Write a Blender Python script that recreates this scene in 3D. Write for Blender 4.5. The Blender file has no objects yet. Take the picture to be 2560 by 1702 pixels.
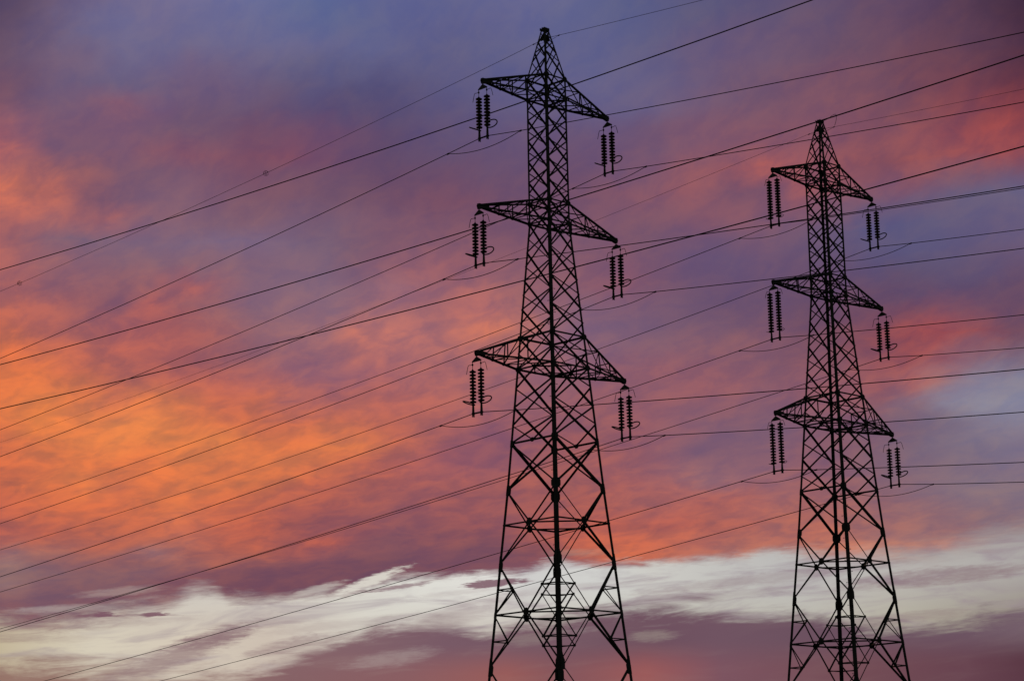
import bpy, bmesh, math, random
from mathutils import Vector, Matrix

random.seed(7)
S = bpy.context.scene
COL = S.collection

# ---------------------------------------------------------------- camera
PITCH, ROLL = 0.226350, -0.019410
CAM_H = 1.6                                   # eye height above the field
cp, sp, cr, sr = math.cos(PITCH), math.sin(PITCH), math.cos(ROLL), math.sin(ROLL)
X_, UP_, FW_ = Vector((1, 0, 0)), Vector((0, -sp, cp)), Vector((0, cp, sp))
right = cr * X_ + sr * UP_
up = -sr * X_ + cr * UP_
cam_data = bpy.data.cameras.new('camera')
cam_data.lens = 79.453
cam_data.sensor_width = 36.0
cam_data.clip_start = 0.5
cam_data.clip_end = 9000.0
cam = bpy.data.objects.new('camera', cam_data)
COL.objects.link(cam)
cam.matrix_world = Matrix(((right.x, up.x, -FW_.x, 0), (right.y, up.y, -FW_.y, 0),
                           (right.z, up.z, -FW_.z, CAM_H), (0, 0, 0, 1)))
S.camera = cam

# ---------------------------------------------------------------- colour management
S.view_settings.view_transform = 'Standard'
S.view_settings.look = 'None'
S.view_settings.exposure = 0.0
S.view_settings.gamma = 1.0
S.view_settings.use_curve_mapping = False

# ---------------------------------------------------------------- sun: below the clouds, almost set, behind the pylons to the left
SUN_EL, SUN_AZ = math.radians(2.0), math.radians(-28.0)      # azimuth from +Y towards +X
sun_data = bpy.data.lights.new('sun', 'SUN')
sun_data.energy = 0.12
sun_data.angle = math.radians(0.5)
sun_data.color = (1.0, 0.62, 0.38)
sun = bpy.data.objects.new('sun', sun_data)
COL.objects.link(sun)
sd = Vector((math.sin(SUN_AZ) * math.cos(SUN_EL), math.cos(SUN_AZ) * math.cos(SUN_EL), math.sin(SUN_EL)))
sun.rotation_euler = sd.to_track_quat('Z', 'Y').to_euler()

# ---------------------------------------------------------------- sky: sunset cloud deck, clear gap and low cloud bank
SKY_AZ = [-13.70, -12.82, -11.93, -11.05, -10.16, -9.28, -8.40, -7.51, -6.63, -5.75, -4.86, -3.98, -3.09, -2.21, -1.33, -0.44, 0.44, 1.33, 2.21, 3.09, 3.98, 4.86, 5.75, 6.63, 7.51, 8.40, 9.28, 10.16, 11.05, 11.93, 12.82, 13.70]
SKY_ROWS = [   # (elevation in degrees, cloud colour at each azimuth of SKY_AZ)
    (22.72, '584864 61506d 6e5c7a 736586 766d91 756f95 747098 70709a 6c709c 666e9a 626c98 626896 626694 636693 646692 656795 666896 656895 636792 60648d 5e6188 5d5c83 5d5a7f 60597c 635778 655574 65526f 644e6a 614863 5c425a 513951 443048'),
    (21.53, '584864 60506c 6d5c79 726586 756d91 756f95 747098 70709a 6c709c 666e9a 626c98 626896 626694 636693 646692 656794 666896 656895 636792 60648d 5e6088 5d5c83 5d5a7f 61587b 635778 655574 65516f 644d6a 604862 5b415a 503850 432f47'),
    (20.99, '5b4a66 63526e 6e5e7c 6f698f 716d94 746d93 726e94 706e96 6d6e97 686c96 646b95 636893 626592 636490 64648f 656591 656692 646792 636691 61648d 606088 605d82 615a7e 64597a 665777 675573 66516e 654d69 604762 5b4159 4f3850 422e46'),
    (20.44, '634f69 685571 70607e 70698d 716c92 6f6a90 706a8f 706b91 6f6c92 6c6a92 6a6991 656791 626490 63638d 64638b 64648d 64658f 646690 64658f 62638c 626087 665d81 695a7c 6b5979 6c5775 6b5571 6b526c 6a4e67 654860 5f4259 53394f 462f46'),
    (19.89, '6a526b 6e5872 75617d 746483 70688b 716689 746384 716486 6c6489 676388 636188 605f87 5f5d86 615f87 636088 63628a 64638c 64648e 65658e 65638b 676085 6b5d7f 6e5b7b 6f5a78 705873 6f556e 6f5269 704f65 6b495f 654458 583a4f 4c3146'),
    (19.34, '72526a 735770 745f7b 70607f 6e6283 6f6081 715d7d 6f5c7d 6a5b7d 63597d 5f577c 5c557a 5a547b 5e5981 615d85 635f88 64618a 65638d 67648d 6a648a 6b6286 6e5e7f 715b78 755972 79576d 7a556a 795368 765063 724a5d 6d4557 613c4e 563346'),
    (18.79, '7c5368 795971 775d78 7a5d78 835c74 7c5b76 735a76 6e5876 6b5675 655375 5f5175 5d5075 5c5176 5f567c 615980 635b82 655d84 665f86 696087 6c6286 6e6184 725d7c 765b75 7a596f 7c576c 7e566a 7d5466 7b5162 794b5b 764555 6e3d4d 683746'),
    (18.24, '965c69 916071 7e5c74 7d5b74 7f5b74 7b5b73 755972 74556f 74526c 72506d 6f4f6e 674e6f 604e71 615276 62557a 64567b 66577c 68587c 6b597c 705a7a 765974 7a5872 825a6e 83596c 81576b 805569 805365 805160 824d5b 834855 86444f 85414b'),
    (17.68, 'ac636a a8646a 7b5a73 7b5a73 7c5a74 855a6e 88586b 82566b 7e5167 805067 75506b 694e6d 644e6e 655071 665273 675375 695476 6b5475 6e5575 725775 785973 815a70 875a6c 8b596a 875769 835468 855364 885362 8d515e 984e56 9d4d52 8e454e'),
    (17.13, 'b86a66 a56569 9e6369 94606a 7f5b71 7d5c72 7e5b72 7c576e 7b536a 76546c 73546e 70526c 6c4f6b 6d506c 70516d 6e526f 6d5371 6f5370 725470 765772 82596f 905b69 975b66 a35c62 9b5b65 8e5765 925660 96565d 96555d 98525a 944e58 934a53'),
    (16.57, 'c97262 c67061 b56963 855a6c 7e5b71 7e5e75 815f75 7e5b71 7a586e 79576e 78576d 74556d 74526b 77526a 7a5269 74526c 72536e 74536d 79556d 83586d 875a6d 915b69 80576c 7d566c a15d64 935965 8f5966 8b5868 87596a 825b6d 7e5a6f 7d586e'),
    (16.02, 'bf6e64 b26967 a8676a a0656c a2656c 896375 846377 806176 826175 7d5f76 785d76 7c5b72 7e5a70 7e586e 7e576c 79556d 77556e 79566e 7e586f 7e596f 80596e 865a6d 875a6d 865a6d 885a6d 7f5a70 765a75 725b78 6e5e7c 6b6180 6a6282 6a6384'),
    (15.46, 'b36967 9c636b 8b6575 7e6379 82667c 83677d 836980 816983 7f6782 7d657e 7c637a 7f5f74 825c70 875d6f 885c6e 81596e 7d576e 7b5870 795871 7c586f 795870 755773 755874 7a5a73 745a75 6b5a7a 635b7f 605b81 635d81 675e80 6b5f7f 6b6080'),
    (14.90, 'ae6768 a7666a 986670 906574 8c6675 8b6676 8c6675 876578 81647b 82667c 82667b 866275 936372 9c6470 96616e 8f606e 8a5e6f 845c70 825a70 815970 775772 6e5676 6b5677 715775 6e5775 685777 63587b 5f597e 625a7e 665b7d 6a5c7d 6c5c7c'),
    (14.35, 'a86568 a46469 95616d 94626e 94626d 95626d b46766 956572 81637b 88687c 88697d 8e6778 97697a 996674 a0666f a6696f 9a666f 8c6070 885c70 875a6f 7c5870 6e5574 6c5474 6c5473 6b5372 685271 635273 5f5374 625576 655676 695674 6b5674'),
    (13.79, 'b36862 b26662 ac6565 996069 86586b b46563 99616a 96646f 8f6877 8f6a7a 906b7b 996b77 a06a74 a66b71 ae6c6f b46e6f a66b6f 8f6474 826178 7c5c76 755874 715773 6f5572 6d5471 6c526e 6c506b 6d4f68 654e6c 634f6f 64506e 684f6b 6a506a'),
    (13.23, 'c76d58 c56c59 b36660 aa6363 a96164 aa6163 a45f63 9c636b 956874 976b77 a77075 bd746f bb7471 b87271 bf746c c87767 b3716e 956977 86647a 7e6079 7c5e76 7b5c73 795970 77566e 73536a 735066 794f64 7d4f62 7d5065 785066 6f4f67 6c4e67'),
    (12.67, 'd37352 dd7551 c56d58 c16b5b b7665f b16360 a76062 9b6169 9d656c 9c6872 a06a73 b06d6e b16e70 a56a71 b46f6e b36f6d a66c70 936777 896478 856277 866174 8a6070 8d606e 845b6d 7c5568 7b5164 8b515d 9a5057 a15055 8f515c 754f63 6f4e65'),
    (12.12, 'd9774f df794e d97751 c96f57 b6675d b8675e b3645f ae6462 a76468 986372 9a6472 9f6571 af6a6c ae6a6c b06b6b a2686e 976571 8f6373 8e6173 93616f 95616e 96616d 8e5e6d 865c6d 875a6a 885866 925661 9b565c 995b64 8b6574 7e667a 775f75'),
    (11.56, 'da784e dd7a4e e07e4f d47753 cc7358 d37856 d47756 c76d59 cf7158 b16864 aa6567 b56964 b46865 b36966 ac6869 9b636d 92616f 91606f 93606e 94606d 97616d 9c626b 94606d 8b5e6f 905e6c 945e69 9a5d65 a36368 99717c 8c8295 898498 81778c'),
    (11.00, 'd6744f df7c4e e7844d e18051 e58652 e78752 db7c52 d47453 d17254 ce7156 cc7158 c26d5b bc6a5e b56862 a86467 985f6b 965f6b 98606a 97606a 965f6b 92606e 8f6170 8a6071 865f72 8a5e6f 8d5d6c 8c606d 8b6d7c 8c8497 8d8a9e 8c899e 857f95'),
    (10.45, 'd37050 d7754f e07d4f e48250 e88751 e58550 e18150 e38350 db7950 d97851 dd7d51 d77a53 c16c5a ab6362 985d69 8a586c 985e68 a06065 9d6066 975e69 8e5f6f 846074 816075 806075 845e71 855d6f 806174 7d677a 7f7084 847a8f 868096 837b91'),
    (9.89, 'd3704f d4714f d77550 df7b4f de7a4f de7a4f de7c4f dd7a50 dd7c50 db7b51 d17453 be6959 b1635e a45f64 965b69 965c68 9e5f65 a36163 a06065 965f6a 885e71 805e74 846074 886173 8b6070 89606f 816475 7e697c 807083 837588 83768b 81758c'),
    (9.33, 'd26f4f d06e50 d9754f e27e50 c56f54 db774f da7950 d97850 d67550 ca6e53 bb6657 b1635b a9605f a35f62 a86161 a46061 a36061 a76260 a66162 a16166 9d656d 9d6c73 9b6a73 946571 93626e 8f626f 866675 836a7b 836e7f 837082 827185 817185'),
    (8.78, 'c76953 ca6b52 d17051 d17050 d57250 d57351 d97852 cd6f52 bd6654 a55c5a a45c5b a15d5e 9b5c61 9f5d61 9e5d61 9b5c62 a05e60 ac615d ae635e af6662 af6662 ae6562 a86565 a26669 a06669 9b666b 906872 8b6c79 8a727f 897582 867382 846f80'),
    (8.22, 'bb6558 bb6558 bd6656 bb6756 c56c55 c86e55 c36e5a bf6756 bf6453 ad5f58 99595e 925760 875563 8e5761 965960 955961 a15d5e b36259 b86359 b96459 b9645a b8675c b26861 ae6a64 ae6a64 a96b67 9c6b6e 966c73 926f77 8d717b 88717e 87707d'),
    (7.94, 'b5675c b5675d b3685c b4685c b8695a ba6c5c bb6e60 ba6657 bf6655 ad605a b66057 8f5760 865662 8a5661 8c5760 8e5760 9f5c5c ba6457 c06757 c16858 bc695b b6695f b36b62 b16c65 b56e64 b16f66 a36e6e 9b6e72 976e74 906f77 8a707a 89707b'),
    (7.67, 'ac6962 aa746e a66d68 a46762 aa6962 b3766e a5635e a9635d bb6858 af6059 905760 865561 7f5362 7f5262 7f5261 815360 96595c be6655 cb6b54 cd6d55 c36c5a b56a61 b26d64 b26f67 ba7366 b87569 ac7570 a17576 9c7779 93747a 8a717a 8a717a'),
    (7.42, '9b706d 9f7774 93676a 916267 946265 926165 926065 a9655e 9c5d5d 89565f 805260 7d5160 7b5160 7c5161 7c5161 7e5261 8c5760 ac635d c66d58 d67254 bd6e5d ac6c66 ad6f68 b1736a c17a69 c77d69 b97c6f b07c75 be7e71 98787b 8a737a 8a737a'),
    (7.20, '8c6b6d 8f6e70 8b676d 876069 8a6169 8a6069 905e64 8b5860 81535f 7c505f 794f5f 7a505f 7a5060 7b5161 7c5161 7e5362 865764 965f66 9b6467 97666a 996a6c 9d6e6d a2726f a97670 b37a6e b47b70 ac7c74 a47e7b 9a8083 917b7f 8a757a 8a747a'),
    (6.92, '8b676c 937174 86606a 855f69 865f68 875c65 855661 7e525f 7a4f5e 794f5e 794f5f 794f5f 79505f 7a5160 7b5161 7c5261 835663 8d5d66 8d6069 89636c 8f686e 946d6f 9a7372 a07773 a57a74 a67b75 a17c77 9c7e7d 978285 917d81 8b787d 8b787c'),
    (6.42, '815964 825a66 825b67 815a66 805964 805763 7f5662 7d5360 7a505e 7a505e 7a505e 79505e 78505e 78505f 785060 785060 7c5461 825964 835d66 836068 89656b 8e6a6d 946e6f 997271 9a7573 9b7775 9a7977 987c7d 968184 917d81 8c7a7e 8c7a7e'),
]
DECK_EDGE = [(-16.66, 5.811), (-12.87, 5.837), (-11.91, 5.878), (-10.94, 5.997), (-10.25, 6.115), (-9.57, 6.272), (-8.68, 6.429), (-7.99, 6.764), (-7.54, 6.703), (-7.19, 6.502), (-5.99, 6.555), (-4.48, 6.681), (-3.67, 6.812), (-2.86, 7.012), (-1.94, 7.050), (-0.52, 7.096), (0.09, 7.125), (0.97, 7.358), (2.13, 7.252), (3.25, 7.274), (4.66, 7.354), (5.88, 7.387), (6.39, 7.490), (8.18, 7.346), (10.36, 7.239), (11.36, 7.452), (12.74, 7.682), (16.01, 7.799)]
LOW_EDGE = [(-16.63, 5.123), (-12.84, 4.894), (-11.39, 4.785), (-9.93, 4.643), (-8.46, 4.535), (-7.37, 4.506), (-6.58, 4.716), (-5.78, 5.004), (-4.78, 5.270), (-3.98, 5.519), (-2.97, 5.725), (-1.76, 5.826), (-0.55, 5.546), (0.16, 5.752), (1.58, 5.902), (2.70, 5.977), (4.11, 6.120), (5.02, 6.016), (5.61, 5.819), (6.91, 5.740), (7.90, 5.609), (9.57, 5.493), (11.04, 5.498), (12.59, 5.554), (15.82, 5.489)]
SKY_BLOBS = [(-0.58, 6.857, 0.76, 0.091, 4.00, 0.9, 0.90), (-10.33, 6.164, 0.26, 0.061, 5.00, 0.9, 0.90), (-10.55, 6.135, 0.45, 0.030, 0.00, 0.6, 1.20), (-9.12, 6.163, 0.34, 0.061, 2.00, 0.9, 0.90), (-9.27, 6.143, 0.71, 0.030, 0.00, 0.4, 1.40), (-8.76, 5.077, 1.93, 0.264, 20.00, 0.6, 2.20), (-7.58, 5.593, 0.91, 0.162, 12.00, 0.5, 2.20), (-3.67, 6.972, 0.86, 0.122, 20.00, -1.0, 1.20), (-3.11, 6.785, 0.86, 0.061, 6.00, 0.7, 1.20), (-4.98, 6.786, 0.61, 0.091, 14.00, -0.5, 1.50), (-3.18, 5.021, 0.96, 0.162, 8.00, -0.2, 2.60), (3.39, 5.461, 0.51, 0.122, 0.00, -0.3, 2.20), (0.36, 5.459, 0.71, 0.122, 5.00, -0.2, 2.20), (-5.78, 5.380, 0.91, 0.142, 12.00, 0.5, 2.20), (-6.59, 5.903, 1.22, 0.101, 3.00, 0.2, 2.20), (6.15, 6.779, 2.64, 0.142, 5.00, 0.3, 2.20), (10.62, 6.695, 2.03, 0.183, 3.00, 0.5, 2.20), (-9.97, 6.726, 0.91, 0.091, 5.00, -0.2, 2.40), (-11.43, 6.310, 1.12, 0.081, 3.00, -0.3, 2.20), (9.68, 5.696, 1.52, 0.122, 4.00, 0.3, 2.20), (-1.45, 6.091, 1.12, 0.223, 16.00, 0.3, 2.40), (4.63, 6.405, 2.03, 0.122, 3.00, 0.2, 2.40), (-11.90, 5.575, 1.22, 0.101, 0.00, 0.2, 2.40), (1.63, 7.585, 0.71, 0.081, 0.00, -0.2, 2.20), (-9.66, 5.967, 1.52, 0.091, 4.00, 0.2, 2.40), (-4.48, 5.883, 1.62, 0.101, 6.00, 0.2, 2.40), (1.30, 6.689, 1.62, 0.101, 4.00, 0.2, 2.40), (-1.44, 6.641, 0.91, 0.061, 5.00, 0.2, 2.40)]

GAP_HIGH = [(-13.6, 'aa9a92'), (-12.6, 'b4a69c'), (-10.7, 'c6beb4'), (-8.7, 'ccc6be'), (-6.3, 'd2ccc2'), (-2.8, 'dcdad2'),
            (-0.8, 'e0ded8'), (0.2, 'cecccA'), (2.2, 'd0d0cc'), (3.4, 'cccac4'), (5.1, 'c2c0bc'), (7.1, 'bab8b6'),
            (9.1, 'b8b4b0'), (11.1, 'b2aeaa'), (13.6, 'a8a2a0')]
GAP_LOW = [(-13.6, 'bcac8c'), (-10.7, 'd6ccb8'), (-8.7, 'd6cab8'), (-6.3, 'ccbeb0'), (-3.8, 'd6d0c4'), (-0.8, 'c8c0b6'),
           (1.2, 'c4beb0'), (2.8, 'c8c6ba'), (5.1, 'bebaac'), (7.1, 'bebaae'), (9.6, 'b4ae9e'), (12.6, '968c80'), (13.6, '908678')]
BANK_HIGH = [(-13.6, '8e7068'), (-8.7, '90706e'), (-4.7, '84646a'), (-1.8, '785a66'), (0.2, '765864'), (3.2, '6e505e'),
             (5.1, '705462'), (8.1, '6a505e'), (11.1, '6c5462'), (13.6, '76626c')]
BANK_LOW = [(-13.6, '967468'), (-8.7, '94746c'), (-5.7, '866266'), (-2.8, '8a5e62'), (-0.3, '985c5a'), (1.2, '84565c'),
            (3.2, '9a5a5a'), (5.1, '7c5460'), (8.1, '744e56'), (11.1, '684450'), (13.6, '50303c')]


def lin(h):
    out = []
    for i in (0, 2, 4):
        c = int(h[i:i + 2], 16) / 255.0
        out.append(c / 12.92 if c <= 0.04045 else ((c + 0.055) / 1.055) ** 2.4)
    return (out[0], out[1], out[2], 1.0)


world = bpy.data.worlds.new('World')
S.world = world
world.use_nodes = True
NT = world.node_tree
NT.nodes.clear()


class G:
    """small helpers for building node graphs"""
    @staticmethod
    def n(t, **kw):
        nd = NT.nodes.new(t)
        for k, v in kw.items():
            setattr(nd, k, v)
        return nd

    @staticmethod
    def put(sock, v):
        if isinstance(v, bpy.types.NodeSocket):
            NT.links.new(v, sock)
        else:
            sock.default_value = v

    @staticmethod
    def m(op, a, b=0.0, c=None, clamp=False):
        nd = G.n('ShaderNodeMath', operation=op)
        nd.use_clamp = clamp
        G.put(nd.inputs[0], a)
        G.put(nd.inputs[1], b)
        if c is not None:
            G.put(nd.inputs[2], c)
        return nd.outputs[0]

    @staticmethod
    def smooth(v, lo, hi, a=0.0, b=1.0, kind='SMOOTHSTEP'):
        nd = G.n('ShaderNodeMapRange', interpolation_type=kind)
        for i, q in enumerate((v, lo, hi, a, b)):
            G.put(nd.inputs[i], q)
        return nd.outputs[0]

    @staticmethod
    def mix(f, a, b, blend='MIX'):
        nd = G.n('ShaderNodeMix', data_type='RGBA', blend_type=blend)
        nd.clamp_factor = True
        G.put(nd.inputs[0], f)
        G.put(nd.inputs[6], a)
        G.put(nd.inputs[7], b)
        return nd.outputs[2]

    @staticmethod
    def vec(x, y, z=0.0):
        nd = G.n('ShaderNodeCombineXYZ')
        for i, q in enumerate((x, y, z)):
            G.put(nd.inputs[i], q)
        return nd.outputs[0]

    @staticmethod
    def noise(v, scale, detail=5.0, rough=0.55, dist=0.0, col=False):
        nd = G.n('ShaderNodeTexNoise')
        G.put(nd.inputs['Vector'], v)
        nd.inputs['Scale'].default_value = scale
        nd.inputs['Detail'].default_value = detail
        nd.inputs['Roughness'].default_value = rough
        nd.inputs['Distortion'].default_value = dist
        return nd.outputs[1 if col else 0]

    @staticmethod
    def ramp(fac, stops):
        nd = G.n('ShaderNodeValToRGB')
        cr_ = nd.color_ramp
        cr_.interpolation = 'LINEAR'
        stops = [(min(max(p, 0.0), 1.0), c) for p, c in stops]
        cr_.elements[0].position, cr_.elements[0].color = stops[0][0], stops[0][1]
        cr_.elements[1].position, cr_.elements[1].color = stops[-1][0], stops[-1][1]
        for p_, c_ in stops[1:-1]:
            e = cr_.elements.new(p_)
            e.color = c_
        G.put(nd.inputs[0], fac)
        return nd.outputs[0]

    @staticmethod
    def curve(fac, pts):
        nd = G.n('ShaderNodeFloatCurve')
        c = nd.mapping.curves[0]
        c.points[0].location = pts[0]
        c.points[1].location = pts[-1]
        for p_ in pts[1:-1]:
            c.points.new(*p_)
        for q in c.points:
            q.handle_type = 'AUTO_CLAMPED'
        nd.mapping.update()
        G.put(nd.inputs['Value'], fac)
        return nd.outputs[0]


tc = G.n('ShaderNodeTexCoord')
sepn = G.n('ShaderNodeSeparateXYZ')
NT.links.new(tc.outputs['Generated'], sepn.inputs[0])
dx, dy, dz = sepn.outputs
az = G.m('MULTIPLY', G.m('ARCTAN2', dx, dy), 57.29578)
el = G.m('MULTIPLY', G.m('ARCSINE', dz), 57.29578)
el_pos = G.m('MAXIMUM', el, 1.0)
# cloud-layer coordinates: features flatten towards the horizon and rise to the right
cu = G.m('MULTIPLY', az, 0.12)
cv = G.m('SUBTRACT', G.m('MULTIPLY', G.m('LOGARITHM', el_pos, 2.71828), 3.0), G.m('MULTIPLY', az, 0.045))
cvec = G.vec(cu, cv, 0.0)


def off(v, o):
    nd = G.n('ShaderNodeVectorMath', operation='ADD')
    NT.links.new(v, nd.inputs[0])
    nd.inputs[1].default_value = o
    return nd.outputs[0]


def centred(v, amp):
    return G.m('MULTIPLY', G.m('SUBTRACT', v, 0.5), amp)


wn = G.n('ShaderNodeSeparateColor')
NT.links.new(G.noise(off(cvec, (3.1, 7.7, 1.3)), 5.0, 5.0, 0.6, col=True), wn.inputs[0])
azw = G.m('ADD', az, centred(wn.outputs[0], 1.4))
elw = G.m('ADD', el, G.m('MULTIPLY', centred(wn.outputs[1], 1.0), G.smooth(el, 5.0, 11.0, 0.35, 1.0)))
azn = G.m('DIVIDE', G.m('ADD', azw, 14.0), 28.0)
deck = None
rows = sorted(SKY_ROWS)
for i, (e, row) in enumerate(rows):
    cols = row.split()
    c = G.ramp(azn, [((a + 14.0) / 28.0, lin(h)) for a, h in zip(SKY_AZ, cols)])
    if deck is None:
        deck = c
    else:
        deck = G.mix(G.smooth(elw, rows[i - 1][0], e, kind='LINEAR'), deck, c)
# light and dark clumps inside the deck, stronger where the low sun reddens it
n1 = G.noise(off(cvec, (11.0, 2.0, 4.0)), 6.2, 6.0, 0.55, 0.4)
n2 = G.noise(off(cvec, (1.0, 9.0, 2.0)), 13.0, 5.0, 0.6)
n3 = G.noise(off(cvec, (6.0, 5.0, 8.0)), 9.0, 7.0, 0.58, 0.5)
nn = G.m('ADD', G.m('ADD', centred(n1, 0.8), centred(n2, 0.28)), centred(G.smooth(n3, 0.36, 0.64), 0.26))
sc = G.n('ShaderNodeSeparateColor')
NT.links.new(deck, sc.inputs[0])
warm = G.smooth(G.m('SUBTRACT', sc.outputs[0], sc.outputs[2]), -0.05, 0.30, 0.40, 0.92)
t = G.m('MINIMUM', G.m('SUBTRACT', G.m('MULTIPLY', G.m('MULTIPLY', nn, warm), 1.9), 0.10), 0.28)
cc = G.n('ShaderNodeCombineColor')
for i, k in enumerate((0.56, 0.36, -0.08)):
    G.put(cc.inputs[i], G.m('MULTIPLY', sc.outputs[i], G.m('MAXIMUM', G.m('MULTIPLY_ADD', t, k, 1.0), 0.45)))
deck = G.mix(1.0, cc.outputs[0], (1.0, 0.965, 0.92, 1.0), 'MULTIPLY')

# clear gap under the deck
azc = G.m('DIVIDE', G.m('ADD', az, 18.0), 36.0)
az14 = G.m('DIVIDE', G.m('ADD', az, 14.0), 28.0)
svec = G.vec(G.m('MULTIPLY', az, 0.16), G.m('SUBTRACT', el, G.m('MULTIPLY', az, 0.06)), 0.0)
e_top = G.m('MULTIPLY', G.curve(azc, [((a + 18.0) / 36.0, e / 20.0) for a, e in DECK_EDGE]), 20.0)
e_low = G.m('MULTIPLY', G.curve(azc, [((a + 18.0) / 36.0, e / 20.0) for a, e in LOW_EDGE]), 20.0)
ne = G.noise(off(svec, (5.0, 1.0, 0.0)), 5.0, 7.0, 0.62, 0.6)
ne2 = G.noise(off(svec, (2.0, 6.0, 3.0)), 2.2, 6.0, 0.6, 0.5)
w_top = G.ramp(az14, [((a + 14.0) / 28.0, (w, w, w, 1)) for a, w in
                      ((-13.6, .50), (-9.5, .42), (-7.4, .26), (-4.0, .18), (0, .15), (3.0, .15), (6.0, .19), (9.0, .35), (13.6, .60))])
nf = G.noise(off(svec, (9.0, 2.0, 6.0)), 17.0, 6.0, 0.65, 0.4)
amp = G.smooth(az, -13.0, -6.0, 1.1, 0.5)
d_top = G.m('ADD', G.m('SUBTRACT', e_top, el), G.m('ADD', G.m('MULTIPLY', centred(ne, 1.0), amp), centred(nf, 0.22)))
m_gap = G.smooth(d_top, G.m('MULTIPLY', w_top, -1.0), w_top)
st = lambda L: [((a + 14.0) / 28.0, lin(h)) for a, h in L]
gap = G.mix(G.smooth(el, 5.4, 7.0), G.ramp(az14, st(GAP_LOW)), G.ramp(az14, st(GAP_HIGH)))
streak = G.noise(off(svec, (8.0, 3.0, 1.0)), 2.6, 6.0, 0.55, 0.8)
gap = G.mix(G.m('MULTIPLY', G.smooth(streak, 0.44, 0.72), G.smooth(az, -6.0, 8.0, 0.50, 0.68)), gap, lin('968490'))
sky = G.mix(m_gap, deck, gap)
d_low = G.m('ADD', G.m('SUBTRACT', G.m('ADD', e_low, 0.10), el), G.m('ADD', centred(ne2, 1.5), centred(nf, 0.3)))
m_low = G.smooth(d_low, -0.30, 0.34)
bank = G.mix(G.smooth(el, 4.5, 5.4), G.ramp(az14, st(BANK_LOW)), G.ramp(az14, st(BANK_HIGH)))
bn = G.noise(off(svec, (4.0, 4.0, 7.0)), 2.4, 6.0, 0.6, 0.6)
bank = G.mix(G.m('MULTIPLY', G.smooth(bn, 0.45, 0.75), G.smooth(az, -3.0, 3.0, 0.18, 0.05)), bank, lin('b09c92'))
sky = G.mix(m_low, sky, bank)
dark = lin('7c5664')
for (a, e, ra, re_, rot, stg, soft) in SKY_BLOBS:
    c_, s_ = math.cos(math.radians(rot)), math.sin(math.radians(rot))
    da, de = G.m('SUBTRACT', az, a), G.m('SUBTRACT', el, e)
    u = G.m('MULTIPLY_ADD', de, s_ / ra, G.m('MULTIPLY', da, c_ / ra))
    v = G.m('MULTIPLY_ADD', de, c_ / re_, G.m('MULTIPLY', da, -s_ / re_))
    rr = G.m('ADD', G.m('ADD', G.m('POWER', u, 2.0), G.m('POWER', v, 2.0)), G.m('ADD', centred(ne, 3.0), centred(nf, 3.6)))
    f = G.m('MULTIPLY', G.smooth(rr, 1.0 + 0.6 * soft, max(1.0 - 0.6 * soft, -0.6)), abs(stg))
    sky = G.mix(f, sky, dark if stg > 0 else (lin('d6d0c6') if a < 0 else lin('b4ac9c')))

# the rest of the dome: dim dusk air away from the sunset
nishita = G.n('ShaderNodeTexSky', sky_type='NISHITA')
nishita.sun_disc = False
nishita.sun_elevation = SUN_EL
nishita.sun_rotation = SUN_AZ
nishita.altitude = 200.0
nis = G.n('ShaderNodeMix', data_type='RGBA', blend_type='MULTIPLY')
nis.inputs[0].default_value = 1.0
NT.links.new(nishita.outputs[0], nis.inputs[6])
nis.inputs[7].default_value = (0.06, 0.06, 0.06, 1)
dotv = G.m('ADD', G.m('MULTIPLY', dy, cp), G.m('MULTIPLY', dz, sp))
sky = G.mix(G.smooth(dotv, math.cos(math.radians(40)), math.cos(math.radians(19))), nis.outputs[2], sky)
bg = G.n('ShaderNodeBackground')
NT.links.new(sky, bg.inputs[0])
bg.inputs[1].default_value = 1.0
wo = G.n('ShaderNodeOutputWorld')
NT.links.new(bg.outputs[0], wo.inputs[0])


# ---------------------------------------------------------------- materials
def material(name, base, rough, metal=0.0, noise_scale=6.0, var=0.5, bump=0.0):
    mt = bpy.data.materials.new(name)
    mt.use_nodes = True
    nt = mt.node_tree
    b = nt.nodes['Principled BSDF']
    t_ = nt.nodes.new('ShaderNodeTexCoord')
    nz = nt.nodes.new('ShaderNodeTexNoise')
    nz.inputs['Scale'].default_value = noise_scale
    nz.inputs['Detail'].default_value = 6
    nt.links.new(t_.outputs['Object'], nz.inputs['Vector'])
    rp = nt.nodes.new('ShaderNodeValToRGB')
    rp.color_ramp.elements[0].position = 0.3
    rp.color_ramp.elements[1].position = 0.7
    rp.color_ramp.elements[0].color = tuple(c * (1 - var) for c in base) + (1,)
    rp.color_ramp.elements[1].color = tuple(min(1, c * (1 + var)) for c in base) + (1,)
    nt.links.new(nz.outputs[0], rp.inputs[0])
    nt.links.new(rp.outputs[0], b.inputs['Base Color'])
    b.inputs['Roughness'].default_value = rough
    b.inputs['Metallic'].default_value = metal
    if bump:
        bp = nt.nodes.new('ShaderNodeBump')
        bp.inputs['Strength'].default_value = bump
        nt.links.new(nz.outputs[0], bp.inputs['Height'])
        nt.links.new(bp.outputs[0], b.inputs['Normal'])
    return mt


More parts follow.
